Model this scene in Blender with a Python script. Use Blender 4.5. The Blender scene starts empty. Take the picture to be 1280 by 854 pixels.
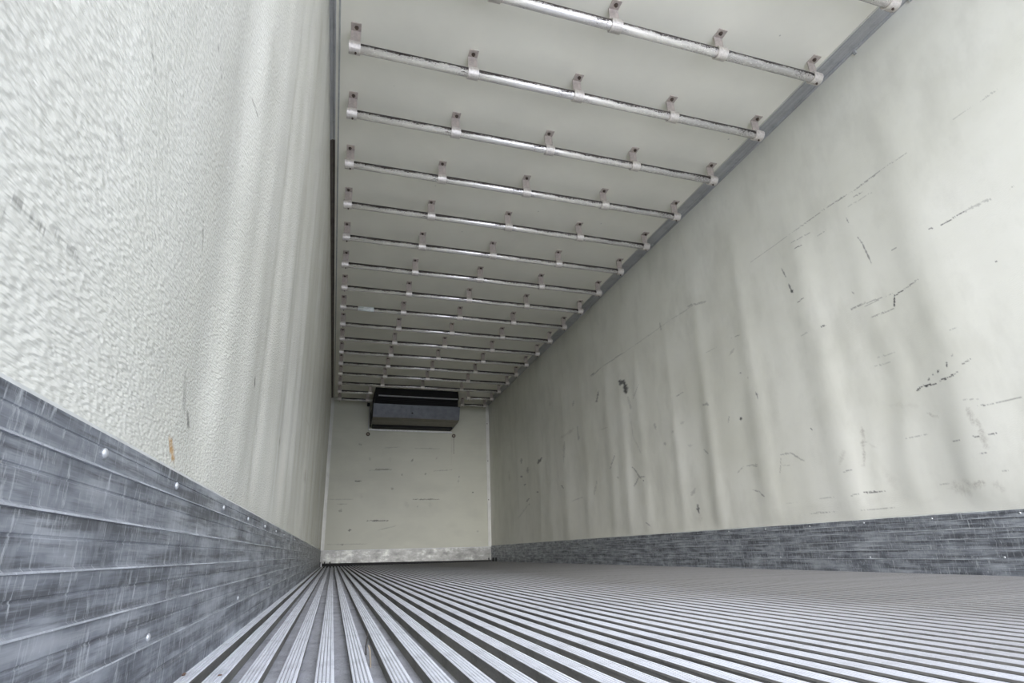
import bpy, bmesh, math, random
import numpy as np
from mathutils import Vector, Matrix

# ------------------------------------------------------------------ camera
S = bpy.context.scene
C = S.collection
W, H, D = 2.46, 2.414, 8.316          # inside width, height, end wall
Y0 = -0.75                            # open rear doorway
F_PX = 679.91
PITCH, YAW, ROLL = 0.3185, 0.2904, -0.0280
cam_d = bpy.data.cameras.new('camera')
cam_d.sensor_fit = 'HORIZONTAL'; cam_d.sensor_width = 36.0
cam_d.lens = F_PX / 1280 * 36
cam_d.shift_x = 16.915 / 1280; cam_d.shift_y = 39.02 / 1280
cam_d.clip_start = 0.01; cam_d.clip_end = 300
cam = bpy.data.objects.new('camera', cam_d); C.objects.link(cam)
fw = Vector((math.sin(YAW) * math.cos(PITCH), math.cos(YAW) * math.cos(PITCH), math.sin(PITCH)))
r_ = fw.cross(Vector((0, 0, 1))).normalized(); u_ = r_.cross(fw)
rr = r_ * math.cos(ROLL) + u_ * math.sin(ROLL); uu = -r_ * math.sin(ROLL) + u_ * math.cos(ROLL)
cam.matrix_world = Matrix(((rr.x, uu.x, -fw.x, 0.1632), (rr.y, uu.y, -fw.y, 0.0), (rr.z, uu.z, -fw.z, 0.126), (0, 0, 0, 1)))
S.camera = cam

# ------------------------------------------------------------------ daylight
world = bpy.data.worlds.new('overcast_sky'); S.world = world; world.use_nodes = True
bgn = world.node_tree.nodes['Background']
bgn.inputs['Color'].default_value = (0.86, 0.92, 1.12, 1); bgn.inputs['Strength'].default_value = 4.7
sun_d = bpy.data.lights.new('hazy_sun', 'SUN'); sun_d.energy = 7.2; sun_d.angle = math.radians(40); sun_d.color = (1.0, 0.98, 1.0)
sun = bpy.data.objects.new('hazy_sun', sun_d); C.objects.link(sun)
sd = Vector((0.13, 1.0, -0.34)).normalized()      # direction the light travels
sun.rotation_euler = sd.to_track_quat('-Z', 'Y').to_euler()
S.view_settings.view_transform = 'Standard'; S.view_settings.look = 'None'
S.view_settings.gamma = 1; S.view_settings.use_curve_mapping = False
S.view_settings.exposure = 0.0
try:
    S.cycles.max_bounces = 24; S.cycles.diffuse_bounces = 16; S.cycles.glossy_bounces = 8
except Exception: pass

# scuffs of the panels: half widths (along, up) in metres, strength, brown?, then points on the wall
MR=[(0.0027,0.0021,0.35,0,(2.341,1.735,2.026,1.735)),(0.0029,0.0026,0.6,0,(2.026,1.735,1.803,1.743,1.640,1.732,1.477,1.735)),(0.0016,0.0018,0.4,0,(1.477,1.735,1.367,1.730)),(0.011,0.005,0.4,0,(4.563,1.711,4.363,1.737,3.802,1.723)),(0.0063,0.0033,0.25,0,(3.802,1.723,3.178,1.727,2.890,1.715)),(0.0135,0.0062,0.6,0,(4.560,1.725,4.473,1.734)),(0.0029,0.0026,0.8,0,(2.025,1.641,1.977,1.635)),(0.0025,0.0022,0.5,0,(2.039,1.683,1.913,1.672)),(0.0022,0.002,0.4,0,(1.878,1.629,1.817,1.633)),(0.002,0.0023,0.9,0,(1.377,1.352,1.355,1.346)),(0.0019,0.0022,0.9,0,(1.332,1.339,1.266,1.344,1.239,1.345)),(0.0037,0.0046,0.35,0,(1.239,1.345,1.171,1.344,1.148,1.338)),(0.0012,0.0014,0.6,0,(1.089,1.338,1.069,1.339)),(0.0012,0.0016,0.3,0,(1.175,1.736,1.070,1.732)),(0.0016,0.0021,0.35,0,(1.070,1.732,1.013,1.733)),(0.0019,0.0019,0.3,0,(1.682,1.673,1.556,1.665)),(0.0022,0.0023,0.5,0,(1.647,1.703,1.598,1.695)),(0.0022,0.0022,0.5,0,(1.676,1.498,1.659,1.443)),(0.0027,0.0028,0.6,0,(1.663,1.451,1.648,1.343)),(0.0027,0.0027,0.6,0,(1.708,1.624,1.702,1.596)),(0.0015,0.0016,0.6,0,(1.546,1.352,1.516,1.349)),(0.0039,0.0033,0.6,0,(2.134,1.583,2.117,1.516)),(0.0055,0.0047,0.95,0,(2.108,1.471,2.104,1.443)),(0.007,0.006,1,0,(2.103,1.438,2.098,1.416)),(0.0029,0.0025,0.8,0,(2.075,1.346,2.033,1.349)),(0.0029,0.0026,0.8,0,(2.025,1.640,1.979,1.636)),(0.0103,0.0067,0.4,0,(2.974,1.739,2.912,1.721,2.785,1.685)),(0.0024,0.0022,0.55,0,(1.807,1.179,1.712,1.180)),(0.0035,0.0032,1,0,(1.971,1.160,1.945,1.158)),(0.0029,0.0025,0.35,0,(2.109,1.161,2.046,1.165)),(0.0019,0.0018,0.4,0,(1.731,1.163,1.655,1.161)),(0.0018,0.0018,0.45,0,(1.714,1.099,1.668,1.098)),(0.0034,0.0024,0.5,0,(2.612,1.351,2.521,1.339)),(0.0103,0.0073,0.3,0,(2.646,1.245,2.604,1.273)),(0.0052,0.0038,0.7,0,(2.584,1.112,2.576,1.113)),(0.0063,0.0046,0.5,0,(2.521,1.071,2.521,1.064)),(0.0039,0.0029,0.7,0,(2.480,0.967,2.473,0.920)),(0.0039,0.0026,0.3,0,(2.855,1.346,2.749,1.343)),(0.002,0.0019,0.5,0,(1.807,1.184,1.589,1.161)),(0.0021,0.0022,0.9,0,(1.588,1.147,1.539,1.155)),(0.0021,0.0022,0.7,0,(1.539,1.155,1.470,1.167)),(0.0033,0.0034,0.95,0,(1.584,1.154,1.599,1.105)),(0.0018,0.0018,0.55,0,(1.706,1.099,1.602,1.095)),(0.0018,0.0017,0.3,0,(1.737,0.912,1.645,0.905)),(0.0018,0.0018,0.35,0,(1.756,0.878,1.667,0.871)),(0.0041,0.0042,1,0,(1.604,0.721,1.586,0.728)),(0.0034,0.0035,1,0,(1.581,0.732,1.522,0.723)),(0.0026,0.0028,0.95,0,(1.504,0.732,1.464,0.732)),(0.0025,0.0027,0.9,0,(1.460,0.734,1.442,0.737)),(0.0014,0.0015,0.6,0,(1.442,0.737,1.422,0.746)),(0.0021,0.0024,0.7,0,(1.405,0.767,1.369,0.777)),(0.0042,0.0046,0.95,0,(1.459,0.778,1.454,0.796)),(0.0032,0.0034,0.9,0,(1.502,0.766,1.493,0.773)),(0.003,0.0032,0.8,0,(1.546,0.745,1.542,0.751)),(0.0024,0.0025,0.7,0,(1.523,0.759,1.519,0.766)),(0.0028,0.003,0.4,0,(1.431,0.807,1.426,0.813)),(0.0014,0.0015,0.45,0,(1.411,0.911,1.376,0.910)),(0.0021,0.0026,0.8,0,(1.197,1.101,1.189,1.097)),(0.0023,0.0022,0.5,0,(1.771,1.260,1.764,1.242)),(0.002,0.0021,0.5,0,(1.546,1.352,1.533,1.350)),(0.0036,0.0027,0.6,0,(2.471,0.960,2.476,0.922)),(0.012,0.0077,0.5,0,(2.961,1.019,2.914,1.007)),(0.0035,0.0024,0.5,0,(2.740,0.887,2.755,0.849)),(0.0153,0.0107,1,0,(2.653,0.841,2.645,0.841)),(0.0029,0.0024,0.8,0,(2.164,0.684,2.153,0.670)),(0.0057,0.0035,0.45,0,(3.028,0.730,2.991,0.696)),(0.0041,0.0028,0.4,0,(2.748,0.538,2.684,0.567,2.570,0.561)),(0.0047,0.0033,0.45,0,(2.616,0.557,2.564,0.551)),(0.005,0.0037,0.45,0,(2.386,0.583,2.320,0.584,2.241,0.527)),(0.0028,0.0021,0.4,0,(2.391,0.564,2.419,0.482)),(0.0027,0.0021,0.3,0,(2.393,0.530,2.324,0.518)),(0.0047,0.0033,0.6,0,(2.641,0.425,2.592,0.411,2.560,0.379)),(0.0098,0.0088,0.5,1,(1.889,0.623,1.892,0.567,1.899,0.526,1.925,0.453)),(0.0129,0.011,0.3,1,(2.038,0.483,1.998,0.535)),(0.0028,0.0024,0.5,0,(2.034,0.438,1.981,0.446)),(0.0024,0.0021,0.85,0,(1.951,0.337,1.878,0.333)),(0.0025,0.0021,0.5,0,(2.014,0.330,2.003,0.331)),(0.0025,0.0019,0.5,0,(2.277,0.269,2.115,0.268)),(0.0127,0.0076,0.9,0,(3.179,0.383,3.184,0.335)),(0.0211,0.0126,0.2,0,(3.180,0.335,3.189,0.252)),(0.0024,0.0019,0.35,0,(2.213,0.337,2.093,0.331)),(0.0028,0.002,0.2,0,(2.450,0.332,2.322,0.330)),(0.0175,0.0103,0.3,0,(3.223,0.460,3.184,0.493)),(0.0133,0.008,0.2,0,(3.191,0.785,3.140,0.778)),(0.0012,0.0013,0.35,0,(1.441,0.635,1.384,0.623)),(0.0014,0.0016,0.5,0,(1.394,0.598,1.329,0.594,1.254,0.594)),(0.002,0.0023,0.9,0,(1.379,0.597,1.367,0.596)),(0.002,0.0021,0.6,0,(1.521,0.490,1.489,0.486)),(0.002,0.0022,0.8,0,(1.443,0.491,1.419,0.488)),(0.0019,0.0021,0.8,0,(1.389,0.488,1.363,0.486)),(0.0016,0.0017,0.6,0,(1.446,0.423,1.412,0.425)),(0.0017,0.0019,0.6,0,(1.380,0.354,1.363,0.355)),(0.012,0.0132,0.42,1,(1.426,0.596,1.421,0.546,1.407,0.509)),(0.0103,0.0114,0.42,1,(1.407,0.509,1.406,0.449)),(0.0145,0.0149,0.32,1,(1.569,0.339,1.565,0.305,1.515,0.299)),(0.0126,0.0132,0.3,1,(1.531,0.334,1.452,0.305)),(0.0068,0.0072,0.55,1,(1.496,0.323,1.450,0.321)),(0.0127,0.0139,0.25,1,(1.427,0.309,1.397,0.293)),(0.0015,0.0015,0.4,0,(1.625,0.336,1.577,0.333)),(0.0028,0.0024,0.8,0,(1.951,0.339,1.852,0.334)),(0.0023,0.0019,0.5,0,(2.008,0.333,1.971,0.333)),(0.002,0.0017,0.4,0,(1.985,0.263,1.826,0.262)),(0.0182,0.0168,0.14,1,(1.830,0.418,1.805,0.338)),(0.0017,0.0016,0.4,0,(1.704,0.535,1.606,0.535)),(0.0046,0.0047,0.4,1,(1.589,0.622,1.551,0.592)),(0.0057,0.0052,0.25,1,(1.870,0.543,1.840,0.522)),(0.0288,0.0246,0.1,1,(2.004,0.312,1.655,0.279)),(0.0088,0.0085,0.13,1,(1.743,0.693,1.609,0.658)),(0.0199,0.0093,0.75,0,(4.433,1.537,4.493,1.452)),(0.0304,0.0154,0.95,0,(4.013,1.507,3.956,1.474)),(0.0328,0.0168,0.95,0,(3.947,1.463,3.935,1.372)),(0.0128,0.0066,0.3,0,(3.907,1.333,3.880,1.222)),(0.0062,0.0032,0.3,0,(3.841,1.289,3.725,1.383)),(0.0378,0.0148,0.4,0,(5.351,1.282,5.185,1.296,5.064,1.318)),(0.0169,0.0067,0.3,0,(5.294,1.222,5.360,0.978)),(0.0473,0.0166,0.9,0,(6.014,1.165,6.122,1.129)),(0.0133,0.0056,0.35,0,(4.953,1.309,4.943,1.154)),(0.0196,0.0082,0.4,0,(5.002,1.589,5.025,1.546)),(0.0483,0.0183,0.3,0,(5.634,1.741,5.629,1.711)),(0.0088,0.0041,0.55,0,(4.336,0.796,4.219,0.908)),(0.0088,0.0044,0.6,0,(3.952,0.752,3.835,0.640)),(0.0087,0.0043,0.6,0,(3.960,0.597,3.877,0.657,3.787,0.653)),(0.0196,0.0074,0.7,0,(5.458,0.785,5.398,0.747)),(0.0324,0.0103,0.5,0,(6.748,1.286,6.756,1.229)),(0.0301,0.0098,0.5,0,(6.506,1.122,6.514,1.059)),(0.0299,0.0088,0.4,0,(7.332,1.193,7.278,1.041)),(0.0322,0.0101,0.7,0,(6.765,1.059,6.742,1.044)),(0.0311,0.0099,0.8,0,(6.659,0.939,6.637,0.928)),(0.0274,0.0087,0.7,0,(6.617,0.718,6.522,0.746)),(0.0246,0.0083,0.8,0,(6.211,0.797,6.191,0.791)),(0.0221,0.0071,0.6,0,(6.509,0.672,6.499,0.664)),(0.01,0.0039,0.3,0,(5.226,0.599,4.934,0.609)),(0.0167,0.005,0.25,0,(7.006,0.523,6.507,0.690)),(0.01,0.0043,0.3,0,(4.704,0.600,4.629,0.729)),(0.0116,0.006,0.8,0,(3.806,0.625,3.799,0.619)),(0.0108,0.0059,0.4,0,(3.564,1.024,3.557,0.980)),(0.0153,0.0086,0.4,0,(3.475,0.846,3.462,0.852)),(0.0195,0.0112,0.3,0,(3.366,0.917,3.350,0.920)),(0.0182,0.0109,0.3,0,(3.224,0.953,3.213,0.955)),(0.0056,0.0034,0.5,0,(3.249,1.154,3.156,1.161)),(0.0104,0.0067,0.5,0,(2.953,1.016,2.909,1.003)),(0.0041,0.0025,0.5,0,(3.035,0.732,2.990,0.699)),(0.0127,0.0076,0.8,0,(3.180,0.385,3.176,0.331)),(0.0069,0.0035,0.5,0,(3.838,0.311,3.771,0.281)),(0.0102,0.0061,0.4,0,(3.333,1.757,3.324,1.704)),(0.0139,0.0066,0.4,0,(4.222,0.703,4.207,0.696)),(0.0063,0.0033,0.2,0,(3.908,1.204,3.901,1.000,3.794,0.834)),(0.0079,0.0036,0.3,0,(4.470,1.173,4.322,1.163)),]
ML=[(0.0024,0.0012,0.3,0,(0.380,0.513,0.403,0.498)),(0.003,0.0012,0.5,0,(0.542,0.687,0.562,0.684,0.579,0.676)),(0.0031,0.0012,0.4,0,(0.750,0.817,0.826,0.813)),(0.006,0.0028,0.22,0,(0.358,0.415,0.380,0.405)),(0.0015,0.0012,0.4,0,(0.327,0.305,0.338,0.306,0.349,0.304,0.364,0.307)),(0.0012,0.0012,0.5,0,(0.286,0.299,0.296,0.301,0.312,0.300,0.322,0.302)),(0.0024,0.0015,0.35,0,(0.282,0.290,0.283,0.290)),(0.0025,0.0016,0.5,0,(0.289,0.271,0.290,0.271)),(0.0033,0.0014,0.3,0,(0.377,0.404,0.388,0.407)),(0.003,0.0012,0.4,0,(0.604,0.491,0.622,0.463)),(0.0067,0.0016,0.55,0,(0.669,0.288,0.689,0.270)),(0.0054,0.0013,0.25,0,(0.636,0.328,0.650,0.283)),(0.0076,0.0025,0.28,0,(0.510,0.299,0.515,0.297)),(0.0054,0.0018,0.4,0,(0.500,0.271,0.508,0.270)),(0.0101,0.0041,0.14,0,(0.424,0.264,0.431,0.262)),(0.0081,0.003,0.2,0,(0.455,0.270,0.461,0.267)),(0.0075,0.002,0.95,1,(0.613,0.243,0.632,0.223)),(0.0079,0.0012,0.7,0,(1.047,0.446,1.053,0.429)),(0.017,0.0014,0.5,0,(1.677,0.460,1.661,0.432)),(0.0548,0.0024,0.4,0,(2.984,0.557,2.963,0.481)),(0.1176,0.0049,0.35,0,(2.824,0.781,2.967,0.783)),(0.0598,0.0037,0.3,0,(2.016,0.705,2.066,0.708)),(0.0012,0.0012,0.3,0,(0.298,0.307,0.300,0.306)),]
MB=[(0.007,0.0071,0.6,0,(0.694,1.344,0.929,1.347)),(0.0091,0.0092,0.75,0,(0.411,1.168,0.495,1.169)),(0.0073,0.0072,0.8,0,(0.607,0.605,0.906,0.602)),(0.0051,0.005,0.35,0,(0.767,0.472,1.018,0.527)),(0.0071,0.007,0.65,0,(1.266,0.907,1.660,0.907)),(0.0182,0.0183,0.5,0,(1.222,1.497,1.240,1.485)),(0.0187,0.0186,0.55,1,(1.610,1.544,1.621,1.528)),(0.0055,0.0056,0.35,0,(0.183,0.841,0.323,0.841)),(0.0165,0.0167,0.4,0,(0.224,0.738,0.235,0.759)),(0.011,0.0109,0.75,0,(0.356,0.478,0.395,0.478)),(0.0187,0.0187,0.4,0,(0.939,1.049,0.948,1.074)),(0.0119,0.0119,0.45,0,(1.082,1.259,1.091,1.279)),(0.011,0.0109,0.5,0,(1.434,1.273,1.452,1.299)),(0.0114,0.011,0.5,0,(1.960,1.248,1.968,1.240)),(0.0189,0.0183,0.25,0,(1.955,1.181,1.965,1.176)),(0.014,0.0133,0.9,0,(2.174,1.021,2.180,1.016)),(0.0295,0.0289,0.28,0,(1.155,0.846,1.181,0.809)),(0.0362,0.0351,0.25,0,(1.494,0.862,1.546,0.827)),(0.0119,0.0116,0.3,0,(1.323,0.813,1.339,0.799)),(0.0145,0.0151,0.35,0,(0.448,1.717,0.467,1.713)),(0.0059,0.0061,0.25,0,(0.817,1.668,1.044,1.687)),(0.0061,0.0062,0.3,0,(1.275,1.674,1.667,1.676)),(0.0087,0.0086,0.5,0,(0.269,0.286,0.310,0.285)),(0.0054,0.0053,0.25,0,(0.082,0.290,0.634,0.285)),(0.0125,0.0116,0.3,0,(2.238,0.437,2.264,0.422)),(0.0062,0.0061,0.3,0,(1.566,1.331,1.854,1.353)),(0.0103,0.0102,0.25,1,(1.849,1.868,1.844,1.418)),(0.0283,0.0285,0.2,0,(0.501,0.967,0.512,0.931)),(0.0175,0.0179,0.2,0,(0.600,1.523,0.606,1.498)),(0.0058,0.0059,0.3,0,(0.609,1.328,0.929,1.340)),(0.0208,0.0211,0.2,0,(0.893,1.504,0.899,1.483)),(0.0528,0.0518,0.1,1,(2.320,1.856,2.289,1.638)),(0.0055,0.0056,0.25,0,(0.051,0.907,0.390,0.907)),]

# ------------------------------------------------------------------ helpers
rng = random.Random(7)
def mesh(name, verts, faces, mats=(), smooth=False, mi=None):
    me = bpy.data.meshes.new(name); me.from_pydata([tuple(v) for v in verts], [], faces)
    for m in mats: me.materials.append(m)
    if mi is not None: me.polygons.foreach_set('material_index', mi)
    if smooth: me.polygons.foreach_set('use_smooth', [True] * len(me.polygons))
    me.update(); return me
def link(name, data, parent=None, loc=(0, 0, 0), rot=(0, 0, 0)):
    o = bpy.data.objects.new(name, data); C.objects.link(o)
    o.location = loc; o.rotation_euler = rot
    if parent: o.parent = parent
    return o
def tag(o, label, cat, group=None):
    o['label'] = label; o['category'] = cat
    if group: o['group'] = group
    return o
def struct(o, label=None):
    o['kind'] = 'structure'
    if label: o['label'] = label
    return o
class B:
    def __init__(s): s.v = []; s.f = []
    def box(s, x0, x1, y0, y1, z0, z1):
        n = len(s.v)
        s.v += [(x, y, z) for z in (z0, z1) for y in (y0, y1) for x in (x0, x1)]
        s.f += [tuple(n + i for i in q) for q in ((0, 2, 3, 1), (4, 5, 7, 6), (0, 1, 5, 4), (2, 6, 7, 3), (0, 4, 6, 2), (1, 3, 7, 5))]
        return s
    def prism(s, prof, a, b, axis='y', closed=True):      # profile points, extruded from a to b
        n = len(s.v); k = len(prof)
        mk = {'y': lambda p, t: (p[0], t, p[1]), 'x': lambda p, t: (t, p[0], p[1]), 'z': lambda p, t: (p[0], p[1], t)}[axis]
        s.v += [mk(p, a) for p in prof] + [mk(p, b) for p in prof]
        for i in range(k if closed else k - 1):
            j = (i + 1) % k; s.f.append((n + i, n + j, n + k + j, n + k + i))
        if closed: s.f += [tuple(n + i for i in range(k)), tuple(n + k + i for i in reversed(range(k)))]
        return s
    def lathe(s, prof, seg=12, axis='x', c=(0, 0, 0)):     # prof: (t, r) along the axis
        n = len(s.v)
        for t, r in prof:
            for i in range(seg):
                a = 2 * math.pi * i / seg; p, q = r * math.cos(a), r * math.sin(a)
                s.v.append({'x': (c[0] + t, c[1] + p, c[2] + q), 'y': (c[0] + p, c[1] + t, c[2] + q), 'z': (c[0] + p, c[1] + q, c[2] + t)}[axis])
        for k in range(len(prof) - 1):
            for i in range(seg):
                j = (i + 1) % seg; s.f.append((n + k * seg + i, n + k * seg + j, n + (k + 1) * seg + j, n + (k + 1) * seg + i))
        s.f.append(tuple(n + i for i in reversed(range(seg)))); s.f.append(tuple(n + (len(prof) - 1) * seg + i for i in range(seg)))
        return s
    def mesh(s, name, mat, smooth=False, fix=True):
        me = mesh(name, s.v, s.f, [mat] if mat else [], smooth)
        if fix:
            bm = bmesh.new(); bm.from_mesh(me); bmesh.ops.recalc_face_normals(bm, faces=bm.faces); bm.to_mesh(me); bm.free()
        return me

# ------------------------------------------------------------------ materials
class M:
    def __init__(s, name):
        s.m = bpy.data.materials.new(name); s.m.use_nodes = True; s.t = s.m.node_tree; s.n = s.t.nodes; s.b = s.n['Principled BSDF']
        s.co = s.n.new('ShaderNodeTexCoord').outputs['Object']
    def link(s, a, b): s.t.links.new(a, b)
    def mapping(s, scale, rot=(0, 0, 0), src=None):
        n = s.n.new('ShaderNodeMapping'); n.inputs['Scale'].default_value = scale; n.inputs['Rotation'].default_value = rot
        s.link(src or s.co, n.inputs['Vector']); return n.outputs['Vector']
    def noise(s, vec, scale=1, detail=3, rough=.5, dist=0):
        n = s.n.new('ShaderNodeTexNoise'); n.inputs['Scale'].default_value = scale; n.inputs['Detail'].default_value = detail
        n.inputs['Roughness'].default_value = rough; n.inputs['Distortion'].default_value = dist
        s.link(vec, n.inputs['Vector']); return n.outputs['Fac']
    def voronoi(s, vec, scale=1, feature='F1', smooth=.5):
        n = s.n.new('ShaderNodeTexVoronoi'); n.feature = feature; n.inputs['Scale'].default_value = scale
        s.link(vec, n.inputs['Vector']); return n.outputs['Distance']
    def ramp(s, fac, stops):
        n = s.n.new('ShaderNodeValToRGB'); e = n.color_ramp.elements
        while len(e) < len(stops): e.new(.5)
        for el, (p, c) in zip(e, stops):
            el.position = p; el.color = (c, c, c, 1) if isinstance(c, (int, float)) else (*c, 1)
        s.link(fac, n.inputs['Fac']); return n.outputs['Color']
    def math(s, op, a, b=None, clamp=False):
        n = s.n.new('ShaderNodeMath'); n.operation = op; n.use_clamp = clamp
        for i, v in enumerate((a, b)):
            if v is None: continue
            if isinstance(v, (int, float)): n.inputs[i].default_value = v
            else: s.link(v, n.inputs[i])
        return n.outputs[0]
    def mix(s, fac, a, b, kind='MIX'):
        n = s.n.new('ShaderNodeMix'); n.data_type = 'RGBA'; n.blend_type = kind
        for sock, v in ((n.inputs['Factor'], fac), (n.inputs[6], a), (n.inputs[7], b)):
            if isinstance(v, (int, float)): sock.default_value = v if sock.type == 'VALUE' else (v, v, v, 1)
            elif isinstance(v, tuple): sock.default_value = (*v, 1)
            else: s.link(v, sock)
        return n.outputs[2]
    def attr(s, name):
        n = s.n.new('ShaderNodeAttribute'); n.attribute_name = name; return n.outputs['Fac']
    def axis(s, i):
        n = s.n.new('ShaderNodeSeparateXYZ'); s.link(s.co, n.inputs[0]); return n.outputs[i]
    def bump(s, h, strength, dist, prev=None):
        n = s.n.new('ShaderNodeBump'); n.inputs['Strength'].default_value = strength; n.inputs['Distance'].default_value = dist
        s.link(h, n.inputs['Height'])
        if prev: s.link(prev, n.inputs['Normal'])
        return n.outputs['Normal']
    def out(s, col=None, rough=None, metal=None, normal=None, spec=None):
        for k, v in (('Base Color', col), ('Roughness', rough), ('Metallic', metal), ('Normal', normal), ('Specular IOR Level', spec)):
            if v is None: continue
            if isinstance(v, tuple): s.b.inputs[k].default_value = (*v, 1)
            elif isinstance(v, (int, float)): s.b.inputs[k].default_value = v
            else: s.link(v, s.b.inputs[k])
        return s.m

def panel_mat(name, base, worn, pebble, rough):
    m = M(name)
    big = m.noise(m.co, 1.3, 4, .6)
    col = m.mix(m.ramp(big, [(.35, 0), (.65, 1)]), base, worn)
    cl = m.noise(m.mapping((1, 5, 2.2)), 1, 5, .6); col = m.mix(m.math('MULTIPLY', m.ramp(cl, [(.48, 0), (.66, 1)]), .45), col, tuple(c * .82 for c in worn))
    # faint vertical dirt streaks
    st = m.noise(m.mapping((1, 9, .5)), 1, 4, .6)
    col = m.mix(m.math('MULTIPLY', m.ramp(st, [(.5, 0), (.75, 1)]), .14), col, tuple(c * .72 for c in base))
    fine = m.noise(m.mapping((1, 30, 30)), 1, 3, .6)
    col = m.mix(m.math('MULTIPLY', m.ramp(fine, [(.55, 0), (.8, 1)]), .12), col, tuple(c * .7 for c in base))
    # scuffs and rub marks of the panel
    br = m.ramp(m.noise(m.co, 160, 3, .6), [(.35, .35), (.6, 1)])
    mb = m.math('MULTIPLY', m.attr('rub'), br); mk = m.math('MULTIPLY', m.attr('scuff'), m.ramp(m.noise(m.co, 90, 2, .6), [(.3, .45), (.5, 1)]))
    col = m.mix(m.math('MINIMUM', mb, 1.0), col, m.mix(m.attr('rust'), (.22, .19, .155), (.50, .27, .06)))
    col = m.mix(m.math('MINIMUM', mk, 1.0), col, (.03, .03, .032))
    nrm = None
    if pebble:
        v = m.voronoi(m.mapping((90, 150, 400)), 1, 'SMOOTH_F1')
        n2 = m.noise(m.mapping((60, 55, 330)), 1, 2, .5)
        nrm = m.bump(m.math('ADD', v, m.math('MULTIPLY', n2, .8)), pebble, .0022)
    return m.out(col, rough, 0, nrm, .5)

panel_white = panel_mat('white_panel', (.71, .705, .63), (.62, .615, .53), .6, .25)
panel_right = panel_mat('white_panel_smooth', (.71, .705, .63), (.62, .615, .53), .15, .42)
panel_back = panel_mat('cream_panel', (.53, .53, .425), tuple(c * .93 for c in (.53, .53, .425)), .05, .5)

def ceiling_mat():
    m = M('ceiling_panel')
    col = m.mix(m.ramp(m.noise(m.co, 2.0, 4, .6), [(.3, 0), (.75, 1)]), (.88, .86, .75), tuple(c * .9 for c in (.88, .86, .75)))
    sp = m.ramp(m.voronoi(m.co, 5.5), [(.022, 1), (.03, 0)])
    col = m.mix(m.math('MULTIPLY', sp, .5), col, (.25, .24, .22))
    return m.out(col, .45, 0, m.bump(m.noise(m.co, 130, 2, .5), .1, .001))
ceil_m = ceiling_mat()

def kick_mat():
    m = M('scuffed_aluminium')
    # slanted pale scratches over dark oxidised metal
    oi = m.n.new('ShaderNodeObjectInfo'); va = m.n.new('ShaderNodeVectorMath'); va.operation = 'MULTIPLY_ADD'
    m.link(oi.outputs['Random'], va.inputs[0]); va.inputs[1].default_value = (0, 37, 11); m.link(m.co, va.inputs[2]); m.co = va.outputs[0]
    s1 = m.noise(m.mapping((1, 150, 26), (math.radians(-7), 0, 0)), 1, 5, .75, .6)
    s2 = m.noise(m.mapping((1, 48, 13), (math.radians(-12), 0, 0)), 1, 4, .7, .4)
    hz = m.noise(m.mapping((1, 3.5, 80)), 1, 5, .7)
    bl = m.noise(m.mapping((1, 9, 22)), 1, 4, .6)
    c0 = m.ramp(bl, [(.3, (.11, .12, .135)), (.5, (.27, .29, .315)), (.72, (.50, .53, .56))])
    c0 = m.mix(m.math('MULTIPLY', m.ramp(hz, [(.40, 1), (.52, 0)]), .75), c0, (.07, .073, .08))
    c0 = m.mix(m.math('MULTIPLY', m.ramp(hz, [(.56, 0), (.68, 1)]), .5), c0, (.50, .52, .535))
    c0 = m.mix(m.math('MULTIPLY', m.ramp(s2, [(.52, 0), (.68, 1)]), .45), c0, (.42, .44, .455))
    c0 = m.mix(m.math('MULTIPLY', m.ramp(s1, [(.54, 0), (.70, 1)]), .8), c0, (.66, .69, .70))
    rg = m.ramp(bl, [(.3, .5), (.7, .36)])
    return m.out(c0, rg, .45, m.bump(s1, .12, .001))
kick_m = kick_mat()
lip_m = None

def plain_(name, c, rough):
    m = M(name); return m.out(c, rough, 0)
def alu(name, a, b, rough=.42, metal=.6, along=(60, 2, 60), dirt=.3, traffic=0):
    m = M(name)
    n1 = m.noise(m.mapping(along), 1, 4, .65); n2 = m.noise(m.co, 12, 4, .6)
    col = m.mix(m.ramp(n1, [(.35, 0), (.65, 1)]), a, b)
    col = m.mix(m.math('MULTIPLY', m.ramp(n2, [(.52, 0), (.72, 1)]), dirt), col, tuple(c * .35 for c in a))
    if traffic:      # the trodden middle of the floor is dirtier than the strip along the left wall
        g = m.n.new('ShaderNodeNewGeometry'); sx = m.n.new('ShaderNodeSeparateXYZ'); m.link(g.outputs['Position'], sx.inputs[0])
        wv = m.noise(m.mapping((1.2, 1.5, 1), src=g.outputs['Position']), 1, 4, .6)
        tf = m.ramp(m.math('ADD', m.math('MULTIPLY', sx.outputs[0], .55), m.math('MULTIPLY', wv, .35)), [(.50, 0), (.90, 1)])
        col = m.mix(m.math('MULTIPLY', tf, traffic), col, (.13, .122, .11))
    gr = m.noise(m.mapping((420, 160, 420)), 1, 3, .7)
    col = m.mix(m.math('MULTIPLY', m.ramp(gr, [(.28, 1), (.44, 0)]), dirt * 1.2), col, tuple(c * .3 for c in a))
    col = m.mix(m.math('MULTIPLY', m.ramp(gr, [(.62, 0), (.72, 1)]), .5), col, tuple(min(1, c * 1.5) for c in a))
    return m.out(col, m.ramp(n2, [(.3, rough), (.7, min(1, rough + .2))]), metal, m.bump(n1, .08, .0005))
lip_m = alu('worn_lip', (.66, .69, .71), (.30, .32, .335), .35, .3, (60, 9, 60), .6)
ridge_m = alu('ridge_aluminium', *((.64, .66, .70), (.48, .495, .53)), .6, .12, (260, 5, 260), .35, .78)
flank_m = alu('dark_flank', (.22, .215, .195), (.15, .147, .135), .7, .1, (40, 6, 40), .4)  # ridge sides, coloured darker than the ridge tops
groove_m = plain_('dark_grooves', (.16, .155, .145), .9)  # bottoms of the fine grooves, darker than the metal around them
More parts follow.
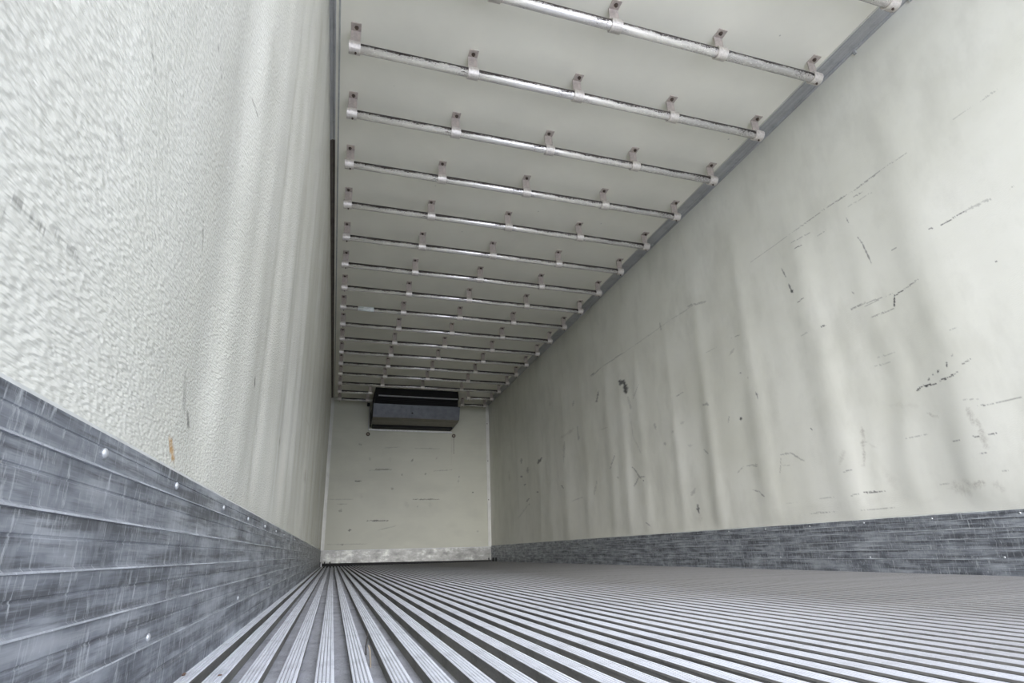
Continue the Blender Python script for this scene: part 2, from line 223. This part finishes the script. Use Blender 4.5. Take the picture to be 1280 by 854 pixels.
gut_m = alu('gutter_aluminium', *((.44, .455, .50), (.32, .33, .36)), .6, .3, (40, 14, 40), .5)
trim_m = alu('trim_aluminium', (.52, .525, .52), (.42, .425, .425), .45, .5, (80, 1.5, 80), .3)
trim_brown = alu('tarnished_trim', (.16, .14, .12), (.12, .105, .095), .5, .4, (80, 1.5, 80), .4)
def backkick():
    m = M('blotched_aluminium')
    n = m.noise(m.mapping((8, 8, 13)), 1, 5, .65); v = m.noise(m.mapping((70, 70, 6)), 1, 3, .6)
    col = m.ramp(n, [(.3, (.16, .16, .145)), (.52, (.30, .30, .27)), (.72, (.62, .62, .56))])
    col = m.mix(m.math('MULTIPLY', m.ramp(v, [(.5, 0), (.7, 1)]), .3), col, (.2, .2, .19))
    return m.out(col, .45, .35)
backkick_m = backkick()

def rail_mat():
    m = M('chipped_silver_rail')
    z = m.axis(2)
    ch = m.math('ADD', m.math('MULTIPLY', m.noise(m.mapping((70, 190, 190)), 1, 4, .7), .7), m.math('MULTIPLY', m.noise(m.mapping((9, 30, 30)), 1, 3, .6), .33))
    up = m.ramp(m.math('ADD', m.math('MULTIPLY', z, 34), .42, True), [(.0, 0), (.75, 1)])       # grime and chips sit on the upper side of the tube
    fac = m.ramp(m.math('ADD', m.math('MULTIPLY', up, .30), ch), [(.585, 0), (.645, 1)])
    st = m.noise(m.mapping((14, 90, 90)), 1, 3, .6)
    col = m.mix(m.ramp(st, [(.35, 0), (.7, 1)]), (.96, .93, .88), (.76, .735, .70))
    col = m.mix(fac, col, (.06, .05, .045))
    return m.out(col, m.mix(fac, .24, .75), m.mix(fac, .55, .1))
rail_m = rail_mat()
def bracket_mat():
    m = M('dull_bracket_metal')
    n = m.noise(m.co, 60, 4, .65)
    col = m.mix(m.ramp(n, [(.35, 0), (.7, 1)]), (.58, .52, .475), (.42, .375, .34))
    return m.out(col, .5, .45)
brk_m = bracket_mat()
def clamp_mat():
    m = M('pale_clamp_metal')
    n = m.noise(m.co, 80, 4, .65)
    col = m.mix(m.ramp(n, [(.35, 0), (.7, 1)]), (.70, .66, .605), (.50, .47, .43))
    return m.out(col, .45, .5)
clamp_m = clamp_mat()
def plain(name, c, rough=.5, metal=0.0, var=.25, sc=30):
    m = M(name); n = m.noise(m.co, sc, 4, .6)
    return m.out(m.mix(m.ramp(n, [(.35, 0), (.7, 1)]), c, tuple(k * (1 - var) for k in c)), rough, metal)
bolt_m = plain('rusty_bolt', (.10, .075, .06), .6, .4)
rivet_m = plain('bright_rivet', (.62, .64, .65), .35, .6)
black_m = plain('black_recess', (.012, .012, .012), .8)
unit_m = plain('grey_housing', (.12, .13, .14), .4, .35, .35, 14)
unit_tan = plain('tan_housing_base', (.17, .155, .12), .45, .25, .3, 14)
tape_m = plain('white_tape', (.72, .76, .74), .5)
twig_m = plain('straw', (.36, .31, .24), .7)
twig_dark = plain('dark_twig', (.04, .035, .03), .8)
dirt_m = plain('rust_dirt', (.16, .10, .07), .9)
outer_m = plain('outer_skin', (.7, .7, .7), .5)
ground_m = plain('pale_concrete', (.76, .76, .76), .8, 0, .15, 2)
seal_m = plain('grey_sealant', (.45, .46, .43), .6)
ctrim_m = plain('cream_corner_trim', (.62, .62, .56), .45, .1, .15, 9)

# ------------------------------------------------------------------ wall panels: a fine grid with buckles in its depth and the scuffs as attributes
def smooth_noise(t, seed, step):
    r = np.random.RandomState(seed); g = r.rand(4000) * 2 - 1
    k = t / step + 1000.0; i = np.floor(k).astype(int); f = k - i; f = f * f * (3 - 2 * f)
    return g[i] * (1 - f) + g[i + 1] * f
def paint(a, b, marks):
    A, Bz = np.meshgrid(a, b); sc = np.zeros(A.shape, np.float32); rb = sc.copy(); ru = sc.copy()
    for wa, wb, s, k, fl in marks:
        P = [(fl[i], fl[i + 1]) for i in range(0, len(fl), 2)]
        big = s < .5 and max(wa, wb) > .02
        for (p0, q0), (p1, q1) in zip(P[:-1], P[1:]):
            e = 2.2
            ia = np.searchsorted(a, [min(p0, p1) - e * wa, max(p0, p1) + e * wa]); ib = np.searchsorted(b, [min(q0, q1) - e * wb, max(q0, q1) + e * wb])
            sl = (slice(ib[0], ib[1] + 1), slice(ia[0], ia[1] + 1))
            X = (A[sl] - p0) / wa; Y = (Bz[sl] - q0) / wb; dx, dy = (p1 - p0) / wa, (q1 - q0) / wb
            wob = .7 * smooth_noise(X * .5 + q0 * 50, 5, 1.3) ; X = X + wob; Y = Y + .7 * smooth_noise(Y * .5 + X * .8 + p0 * 50, 6, 1.3)
            t = np.clip((X * dx + Y * dy) / max(dx * dx + dy * dy, 1e-9), 0, 1)
            d = np.hypot(X - t * dx, Y - t * dy)
            tap = .55 + .45 * np.sin(np.pi * np.clip(t, .04, .96)) + .35 * smooth_noise(t * 9 + p0 * 31, 8, 1.0)
            v = s * np.clip((1.45 * np.maximum(tap, .25) - d) * (.8 if (big or k) and s < .9 else 1.5), 0, 1)
            if k or big:
                rb[sl] = np.maximum(rb[sl], v)
                if s > .9: ru[sl] = np.maximum(ru[sl], (v > .05) * 1.0)
            else: sc[sl] = np.maximum(sc[sl], v)
    return sc, rb, ru
def grid_obj(name, a, b, pos, mat, sc, rb, ru, flip):
    na, nb = len(a), len(b)
    v = pos.reshape(-1, 3)
    idx = np.arange(na * nb).reshape(nb, na)
    q = np.stack([idx[:-1, :-1], idx[:-1, 1:], idx[1:, 1:], idx[1:, :-1]], -1).reshape(-1, 4)
    if flip: q = q[:, ::-1]
    me = bpy.data.meshes.new(name); me.vertices.add(len(v)); me.vertices.foreach_set('co', v.astype(np.float32).ravel())
    me.loops.add(q.size); me.loops.foreach_set('vertex_index', q.astype(np.int32).ravel())
    me.polygons.add(len(q)); me.polygons.foreach_set('loop_start', np.arange(0, q.size, 4, dtype=np.int32))
    try: me.polygons.foreach_set('loop_total', np.full(len(q), 4, np.int32))
    except Exception: pass
    me.update(calc_edges=True)
    me.polygons.foreach_set('use_smooth', np.ones(len(q), bool))
    for n_, d_ in (('scuff', sc), ('rub', rb), ('rust', ru)):
        at = me.attributes.new(n_, 'FLOAT', 'POINT'); at.data.foreach_set('value', d_.astype(np.float32).ravel())
    me.materials.append(mat); return me
def env(z, lo, hi): return np.clip((z - KICK + .02) / .12, 0, 1) * (1 - np.clip((z - lo) / (hi - lo), 0, 1) ** 1.3)
KICK = .212

def side_wall(name, x, side, ys, kick, marks, crest, seed, mat, amp, rows):
    zs = np.linspace(kick - .006, H + .01, rows)
    Y, Z = np.meshgrid(ys, zs)
    e = env(Z, .5, 2.15) * .85 + .15 * env(Z, 1.6, 2.4)
    lean = (Z - .3) * .04
    h = 0
    for y, a_, w_ in crest: h = h + a_ * np.exp(-(((Y + lean * (y > 2.2)) - y) / w_) ** 2)
    nz = smooth_noise(Y + .10 * smooth_noise(Z, seed + 5, .6), seed, .17) * .55 + smooth_noise(Y + .06 * smooth_noise(Z, seed + 6, .4), seed + 1, .085) * .25 + smooth_noise(Y, seed + 2, .45) * .8
    nz = nz * (.6 + .4 * smooth_noise(Z + Y * .3, seed + 3, .5))
    disp = amp * (h + nz * 1.0) * e
    disp = np.tanh(disp / .012) * .012 * np.clip((D - Y) / .2, 0, 1)
    pos = np.stack([x - side * disp, Y, Z], -1)       # side = +1 right wall: buckles come towards -x
    sc, rb, ru = paint(ys, zs, marks)
    me = grid_obj(name, ys, zs, pos, mat, sc, rb, ru, side < 0)
    o = link(name, me); return o
sy = lambda near, n: 1 / np.linspace(1 / near, 1 / D, n)
ysR = np.concatenate([np.linspace(Y0, 1.0, 30)[:-1], sy(1.0, 950)]); ysL = np.concatenate([np.linspace(Y0, .2, 20)[:-1], sy(.2, 1000)])
crestR = [(y, a, w) for y, a, w in ((6.11, .5, .09), (5.78, .6, .09), (5.35, .8, .09), (4.84, .7, .1), (4.33, .8, .09), (4.07, .6, .07), (3.81, .7, .07), (3.34, .7, .06), (2.96, .9, .06), (2.53, 1.3, .07), (2.02, 1.6, .08), (1.43, 1.5, .1))]
crestL = [(y, a, w) for y, a, w in ((.72, -1.2, .07), (.98, .8, .06), (1.2, -.9, .06), (1.45, .9, .07), (1.75, -.9, .07), (2.1, .9, .09), (2.6, -.7, .1), (3.0, .9, .1), (3.6, .8, .1), (4.3, .8, .12), (5.0, .7, .12), (5.9, .7, .12), (6.8, .7, .12))]
wr = struct(side_wall('wall_right', W, 1, ysR, .2197, MR, crestR, 11, panel_right, .0072, 460), 'white glassfibre side panel, buckled and scuffed, on the right')
wl = struct(side_wall('wall_left', 0, -1, ysL, .212, ML, crestL, 31, panel_white, .009, 430), 'white pebbled side panel right beside the camera, on the left')
xs = np.linspace(0, W, 420); zs = np.linspace(.2, H + .01, 380)
X, Z = np.meshgrid(xs, zs); sc, rb, ru = paint(xs, zs, MB)
pos = np.stack([X, np.full(X.shape, D) + .0015 * smooth_noise(X, 3, .4), Z], -1)
wb = struct(link('wall_back', grid_obj('wall_back', xs, zs, pos, panel_back, sc, rb, ru, False)), 'cream end wall below the black and grey cooling unit')

# outer shell so that no daylight leaks in
wn = B().box(-.09, -.014, Y0, D + .1, -.14, H + .1).mesh('wall_skin', outer_m); link('outer_skin', wn, wl)
wn = B().box(W + .014, W + .09, Y0, D + .1, -.14, H + .1).mesh('wall_skin', outer_m); link('outer_skin', wn, wr)
wn = B().box(0, W, D + .008, D + .09, -.14, H + .1).mesh('wall_skin', outer_m); link('outer_skin', wn, wb)
ceil = struct(link('ceiling', B().box(-.014, W + .014, Y0, D + .05, H, H + .1).mesh('ceiling', ceil_m)), 'pale smooth ceiling panel above the rails')

# ------------------------------------------------------------------ floor: pan with 62 grooved ridges
GD = .016
floor = struct(link('floor', B().box(-.014, W + .014, Y0, D + .05, -.14, -GD).mesh('floor', gut_m)), 'ribbed aluminium floor with dark gutters')
PIT = .0395; RW = .0205
def ridge_profile():
    p = [(-RW / 2 + .0022, -GD), (-RW / 2 + .0018, -.0042), (-RW / 2, -.0034), (-RW / 2, -.0008), (-RW / 2 + .0009, 0)]
    n = 4; inner = RW - .0036; s = inner / n
    for i in range(n):
        x = -inner / 2 + s * i
        p += [(x + .0005, 0.0), (x + .0012, -.0014), (x + .0017, -.0014), (x + .0024, 0.0)]
    p += [(RW / 2 - .0009, 0), (RW / 2, -.0008), (RW / 2, -.0034), (RW / 2 - .0018, -.0042), (RW / 2 - .0022, -GD)]
    return p
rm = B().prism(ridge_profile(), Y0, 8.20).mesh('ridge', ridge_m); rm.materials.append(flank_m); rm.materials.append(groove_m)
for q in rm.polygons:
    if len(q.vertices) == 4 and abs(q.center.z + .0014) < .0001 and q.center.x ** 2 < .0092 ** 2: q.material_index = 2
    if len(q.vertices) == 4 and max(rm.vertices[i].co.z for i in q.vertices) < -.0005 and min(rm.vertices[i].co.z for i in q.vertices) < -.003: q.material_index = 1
for k in range(62):
    x = .0052 + PIT * k
    if x - RW / 2 < 0: x = RW / 2 + .0005
    if x + RW / 2 > W - .002: continue
    r = link('ridge', rm, floor, (x, 0, 0))

# ------------------------------------------------------------------ kick plates: stacked extruded strips with a lip each
def strip_mesh(h, side, y1):
    # profile (x out of the wall, z from the strip's top downwards)
    t = .0035
    p = [(0, 0), (t, 0), (t, -h * .36), (t - .0007, -h * .38), (t - .0007, -h * .41), (t, -h * .43), (t, -h * .90), (t + .0016, -h * .945), (t + .0016, -h * .985), (t, -h), (0, -h)]
    p = [(side * a, b) for a, b in p]
    me = B().prism(p, Y0, y1).mesh('strip', kick_m); me.materials.append(lip_m)
    for q in me.polygons:
        zs_ = [me.vertices[i].co.z for i in q.vertices]
        if max(zs_) < -h * .94 and min(zs_) > -h * .99 and len(q.vertices) == 4: q.material_index = 1
    return me
def kick(name, x, side, edges, riv, low):
    # ledge behind the strips = the setting piece
    base = struct(link(name, B().box(*(sorted((x, x + side * .002))), Y0, D, -GD, edges[0]).mesh(name, kick_m)))
    for a, b in zip(edges[:-1], edges[1:]):
        link('strip', strip_mesh(a - b, side, D - .002), base, (x + side * .0015, 0, a))
    rv = B().lathe([(0, .0040), (.0010, .0038), (.0020, .0024), (.0024, .0006)], 10, 'x')
    if side < 0: rv.v = [(-a, b, c) for a, b, c in rv.v]
    rv = rv.mesh('rivet', rivet_m, True)
    for y, z in riv + low: link('rivet', rv, base, (x + side * .005, y, z))
    return base
eL = [.212, .188, .154, .121, .088, .052, -GD]
kL = kick('baseboard_left', 0, 1, eL, [(.441, .199), (.634, .199), (.899, .1985)] + [(1.154 + .28 * i, .198) for i in range(25)], [(.618 + .52 * i, .060) for i in range(14)])
eR = [.2197, .195, .160, .124, .088, .052, -GD]
kR = kick('baseboard_right', W, -1, eR, [(1.371 + .306 * i, .207) for i in range(22)], [(.93 + .53 * i, .060) for i in range(13)])
kL['label'] = 'scuffed aluminium kick plate of stacked strips along the left wall'
kR['label'] = 'scuffed aluminium kick plate of stacked strips along the right wall'
# pale bevelled edge of the panels just over the kick plates
for nm, x, s, z in (('trim_1', 0, 1, .212), ('trim_2', W, -1, .2197)):
    struct(link(nm, B().prism([(x, z), (x + s * .0045, z), (x + s * .001, z + .004), (x, z + .005)], Y0, D).mesh(nm, seal_m)), 'pale bead along the top of the %s kick plate' % ('left' if s > 0 else 'right'))

# end wall kick plate, leaning slot below it
bk = B(); bk.v = [(0, D - .006, .209), (W, D - .006, .209), (W, D - .006, .018), (0, D - .006, .041), (0, D - .001, .209), (W, D - .001, .209), (W, D - .001, .018), (0, D - .001, .041)]
bk.f = [(0, 1, 2, 3), (4, 5, 6, 7), (0, 1, 5, 4), (3, 2, 6, 7), (0, 3, 7, 4), (1, 2, 6, 5)]
bb = struct(link('baseboard_back', bk.mesh('baseboard_back', backkick_m)), 'blotched bright metal kick plate at the foot of the end wall')
link('lip', B().box(0, W, D - .009, D - .004, .203, .209).mesh('lip', trim_m), bb)
slot = struct(link('trim_3', B().box(0, W, 8.21, D - .0005, -GD - .001, -GD + .001).mesh('trim_3', black_m)), 'black drain gap between the floor ridges and the end wall')
link('slot_back', B().box(.03, W, D - .004, D - .001, -GD, .05).mesh('slot_back', black_m), slot)
for x in (.065, .135):
    link('hook', B().box(x - .008, x + .008, 8.285, 8.30, -.01, .062).mesh('hook', black_m), slot)
for y in (8.02, 8.14): link('hook', B().box(.006, .016, y - .012, y + .012, -.01, .06).mesh('hook', black_m), slot)
for x, y in ((W - .015, 8.17), (W - .015, 8.02), (W - .05, 8.29)): link('hook', B().box(x - .006, x + .006, y - .012, y + .012, -.01, .05).mesh('hook', black_m), slot)

# corner and cove trims
t = struct(link('trim_4', B().box(0.0, .045, D - .012, D - .002, .212, H).mesh('trim_4', ctrim_m)), 'pale upright trim in the left corner of the end wall')
t = struct(link('trim_5', B().box(W - .05, W, D - .012, D - .002, .212, H).mesh('trim_5', ctrim_m)), 'pale upright trim in the right corner of the end wall')
for zz in (.9, 1.5, 2.1): link('screw', B().lathe([(0, .008), (-.004, .006)], 8, 'y', (W - .03, D - .012, zz)).mesh('screw', bolt_m), t)
struct(link('trim_6', B().box(.045, W - .05, D - .02, D - .002, H - .03, H).mesh('trim_6', ctrim_m)), 'pale trim where the end wall meets the ceiling')
def cove(x, s, wd, y0, y1, mat, par, nm):
    p = [(0, 0), (wd, 0), (wd, -.006), (wd - .006, -.007), (wd - .010, -.003), (.012, -.003), (.009, -.010), (.003, -.012), (0, -.012)]
    return link(nm, B().prism([(x + s * a, H + b) for a, b in p], y0, y1).mesh(nm, mat), par)
tr = struct(cove(W, -1, .088, Y0, 3.27, trim_m, None, 'trim_7'), 'grey metal edge channel between ceiling and right wall')
cove(W, -1, .088, 3.275, D - .02, trim_m, tr, 'channel_length')
for y in (1.17, 1.45): link('clip', B().box(W - .012, W, y - .006, y + .006, H - .03, H - .012).mesh('clip', trim_m), tr)
tl = struct(cove(0, 1, .028, Y0, 2.70, trim_m, None, 'trim_8'), 'narrow metal edge channel between ceiling and left wall')
cove(0, 1, .028, 2.706, D - .02, trim_brown, tl, 'channel_length')
link('ceiling_bead', B().box(.040, .048, Y0, D - .02, H - .004, H).mesh('ceiling_bead', seal_m), tl)
link('ceiling_bead', B().box(W - .094, W - .088, Y0, D - .02, H - .004, H).mesh('ceiling_bead', ctrim_m), tr)

# ------------------------------------------------------------------ ceiling rails
HB = 2.313; XL, XR = .1163, 2.3096; RT = .0215
def tube_mesh(x0, x1):
    return B().lathe([(x0, RT), (x1, RT)], 20, 'x').mesh('tube', rail_m, False)
def shade(me):
    for p in me.polygons: p.use_smooth = len(p.vertices) == 4
    return me
tube_full = shade(tube_mesh(XL - .015, XR + .015))
cw = .0255; ro = .0285
cl = B(); n0 = 22
for x in (-cw, cw):
    for r in (ro, RT - .001):
        for i in range(n0):
            a = 2 * math.pi * i / n0; cl.v.append((x, r * math.cos(a), r * math.sin(a)))
o0, i0, o1, i1 = 0, n0, 2 * n0, 3 * n0
for i in range(n0):
    j = (i + 1) % n0
    cl.f += [(o0 + i, o0 + j, o1 + j, o1 + i), (i0 + i, i1 + i, i1 + j, i0 + j), (o0 + i, i0 + i, i0 + j, o0 + j), (o1 + i, o1 + j, i1 + j, i1 + i)]
clamp_me = cl.mesh('clamp', clamp_m)
TOP = H - HB
sp = [(-.0025, ro - .003), (.0025, ro - .003), (.0025, TOP - .001), (.0015, TOP), (-.044, TOP), (-.044, TOP - .005), (-.004, TOP - .005), (-.0025, TOP - .007)]
strap = B().prism(sp, -.0225, .0225, 'x').mesh('strap', brk_m)
# the strap leans a little backwards into the ring; pinch screw under the ring
bolt_me = B().lathe([(0, .0095), (-.003, .0095), (-.003, .0065), (-.009, .0065)], 8, 'z', (0, -.024, TOP - .005)).mesh('bolt', bolt_m)
pin_me = B().lathe([(0, .005), (-.006, .005), (-.006, .003), (-.009, .003)], 8, 'z', (.004, 0, -ro + .001)).mesh('pinch_screw', bolt_m)
def rail(i, x0, x1, clamps, label, tube=None):
    y = 1.5681 + .4017 * i
    root = link('ceiling_rail', None, None, (0, y, HB))
    tag(root, label, 'rail', 'rails across the ceiling')
    link('tube', tube or shade(tube_mesh(x0, x1)), root)
    for x in clamps:
        b = link('bracket', strap, root, (x, 0, 0), (0, 0, rng.uniform(-.03, .03)))
        link('clamp', clamp_me, b, (rng.uniform(-.003, .003), 0, 0)); link('bolt', bolt_me, b, (rng.uniform(-.004, .004), rng.uniform(-.004, .003), 0))
        if x in (clamps[0], clamps[-1]): link('pinch_screw', pin_me, b)
    return root
ordn = ['nearest', 'second', 'third', 'fourth', 'fifth', 'sixth', 'seventh', 'eighth', 'ninth', 'tenth', 'eleventh', 'twelfth', 'thirteenth', 'fourteenth', 'fifteenth']
clx = [XL + (XR - XL) * k / 4 for k in range(5)]
def lab(i):
    if i == -1: return 'chipped silver rail of which only the right end shows at the top edge'
    if i == 0: return 'chipped silver rail cut by the top edge, four brackets in view'
    if i == 14: return 'last full-width silver rail, just in front of the black cooling unit'
    if i == 13: return 'next-to-last full-width silver rail before the cooling unit'
    if i == 8: return 'silver ceiling rail with white tape near its left end'
    if i == 7: return 'silver ceiling rail just on the near side of the taped rail'
    if i == 9: return 'silver ceiling rail just beyond the rail with white tape'
    if i < 7: return 'chipped silver ceiling rail, %s from the door of those wholly in view' % (ordn[i - 1] if i > 1 else 'nearest')
    return 'thin-looking silver ceiling rail, %s counting back from the taped rail' % {10: 'second', 11: 'third', 12: 'fourth'}[i]
for i in range(-1, 15):
    r = rail(i, 0, 0, clx, lab(i), tube_full)
    if i == 8:
        tp = shade(B().lathe([(0, RT + .0008), (.145, RT + .0008)], 20, 'x').mesh('tape', tape_m)); link('tape', tp, r, (.245, 0, 0))
rail(15, XL - .015, .565, [XL, .53], 'short silver rail left of the cooling unit, the one nearer the door')
rail(15, 1.93, XR + .015, [1.95, XR], 'short silver rail right of the cooling unit, the one nearer the door')
rail(16, XL - .015, .54, [XL, .515], 'short silver rail left of the cooling unit, against the end wall')
rail(16, 1.93, XR + .015, [1.95, XR], 'short silver rail right of the cooling unit, against the end wall')

# ------------------------------------------------------------------ cooling unit on the end wall
UL, UR = .588, 1.832
u = link('cooling_unit', None, None, (0, D - .02, 1.94)); tag(u, 'black and grey cooling unit high on the end wall under the ceiling', 'cooling unit')
def uc(b, nm, mat, par=None, sm=False):
    b.v = [(x, y - (D - .02), z - 1.94) for x, y, z in b.v]
    return link(nm, b.mesh(nm, mat, sm), par or u)
YB = D - .021
case = uc(B().prism([(7.64, H), (7.60, H - .13), (7.66, H - .145), (7.66, 2.19), (YB, 2.19), (YB, H)], UL + .02, UR - .02, 'x'), 'top_casing', black_m)
case['label'] = 'black upper casing with air outlet'
uc(B().prism([(7.585, 2.289), (7.60, 2.275), (7.612, 2.283), (7.60, 2.295)], UL + .06, UR - .04, 'x'), 'outlet_lip', trim_m)
for k in range(4):
    z = 2.20 + k * .018
    uc(B().box(UL + .04, UR - .04, 7.63, 7.66, z, z + .003), 'slat', black_m)
front = uc(B().prism([(7.615, 2.170), (7.625, 2.174), (7.69, 1.994), (7.68, 1.990)], UL, UR, 'x'), 'front_panel', unit_m)
front['label'] = 'grey front panel'
uc(B().box(UL + .01, UR - .01, 7.63, 7.67, 2.165, 2.176), 'top_flange', black_m, front)
for x, z in ((1.14, 2.06), (.98, 2.135), (1.23, 2.125)):
    yy = 7.615 + (2.170 - z) * .36
    uc(B().lathe([(0, .014 if x == 1.14 else .006), (-.006, .010 if x == 1.14 else .004)], 10, 'y', (x, yy, z)), 'knob' if x == 1.14 else 'screw', black_m, front)
under = uc(B().prism([(7.68, 1.988), (7.69, 1.994), (7.80, 1.986), (8.08, 1.984), (8.12, 1.990), (8.12, 1.982), (8.08, 1.974), (7.80, 1.972)], UL, UR, 'x'), 'drip_tray', unit_tan)
under['label'] = 'tan underside tray'
uc(B().box(UL, UR, 7.674, 7.684, 1.984, 1.991), 'seam', trim_brown, under)
uc(B().box(UL + .03, UR - .01, 8.14, 8.28, 1.952, 2.02), 'drain_gap', black_m, under)
sp_ = [(7.625, 2.172), (7.69, 1.998), (7.80, 1.976), (8.10, 1.968), (8.22, 1.962), (YB, 1.99), (YB, 2.19), (7.66, 2.19)]
l_ = uc(B().prism(sp_, UL - .006, UL + .002, 'x'), 'side_panel', black_m); uc(B().prism(sp_, UR - .002, UR + .004, 'x'), 'side_panel', unit_m)
uc(B().box(UL - .02, UR + .02, YB - .01, YB + .012, 1.925, 1.945), 'bottom_rail', alu('pale_edge', (.80, .80, .78), (.65, .65, .62), .4, .3))
uc(B().box(UL - .028, UL - .020, YB - .02, YB + .012, 1.925, 2.33), 'edge_strip', trim_m)
uc(B().box(UL - .06, UL - .02, YB - .05, YB + .012, 2.30, 2.34), 'bracket', black_m)

def plug(x, z, lb):
    o = link('wall_plug', None, None, (x, D - .002, z)); tag(o, lb, 'plug', 'plugs below the cooling unit')
    link('ring', B().lathe([(0, .030), (-.012, .028), (-.012, .018), (-.004, .017)], 16, 'y').mesh('ring', bolt_m, True), o)
    link('core', B().lathe([(-.003, .016), (-.009, .014)], 12, 'y').mesh('core', twig_m), o)
plug(.564, 1.872, 'round brown plug in the end wall under the cooling unit, left one')
plug(1.882, 1.886, 'round brown plug in the end wall under the cooling unit, right one')
rs = link('rust_run', B().box(1.876, 1.889, D - .0035, D - .0015, 1.60, 1.86).mesh('rust_run', plain('rust_run', (.40, .38, .31), .7)), wb)

# ------------------------------------------------------------------ bits lying on the floor
def stick(name, pts, r, mat, lb, cat):
    b = B(); n = 6
    for p in pts:
        for i in range(n):
            a = 2 * math.pi * i / n; b.v.append((p[0] + r * math.cos(a), p[1], p[2] + r * math.sin(a)))
    for k in range(len(pts) - 1):
        for i in range(n):
            j = (i + 1) % n; b.f.append((k * n + i, k * n + j, (k + 1) * n + j, (k + 1) * n + i))
    b.f += [tuple(range(n)), tuple((len(pts) - 1) * n + i for i in range(n))]
    o0_ = Vector(pts[0]); b.v = [tuple(Vector(v) - o0_) for v in b.v]
    return tag(link(name, b.mesh(name, mat), None, pts[0]), lb, cat)
stick('straw', [(.2215, .83, -GD + .001), (.2225, .86, -.009), (.2235, .885, -.003), (.222, .90, .001)], .0011, twig_m, 'pale bent straw leaning out of a floor gutter', 'straw')
stick('twig', [(.221, .93, -GD + .001), (.222, .96, -.008), (.2265, 1.0, .001), (.2275, 1.02, .005)], .0010, twig_dark, 'short dark twig beside the pale straw in the gutter', 'twig')
def clump(x, y, s, lb, mat, z=0.0, fl=.35):
    bm = bmesh.new(); bmesh.ops.create_icosphere(bm, subdivisions=2, radius=s)
    for v in bm.verts:
        v.co *= rng.uniform(.7, 1.2); v.co.z = max(v.co.z, -s * .4) * fl; v.co.y *= 2.0
    me = bpy.data.meshes.new('dirt'); bm.to_mesh(me); bm.free(); me.materials.append(mat)
    tag(link('dirt_clump', me, None, (x, y, z + s * .12)), lb, 'dirt')
clump(.0045, .785, .0042, 'flat rusty dirt flake on the leftmost floor ridge', dirt_m)
clump(.0475, .765, .0026, 'small dark dirt flake on the second floor ridge from the left', dirt_m)
clump(.404, .725, .0034, 'dark rubbery crumb wedged in a gutter at the bottom edge centre', dirt_m, -.008, .9)

# ------------------------------------------------------------------ outside
struct(link('ground', B().box(-40, 40, -60, 12, -1.35, -1.25).mesh('ground', ground_m)), 'pale concrete yard outside the open doors')
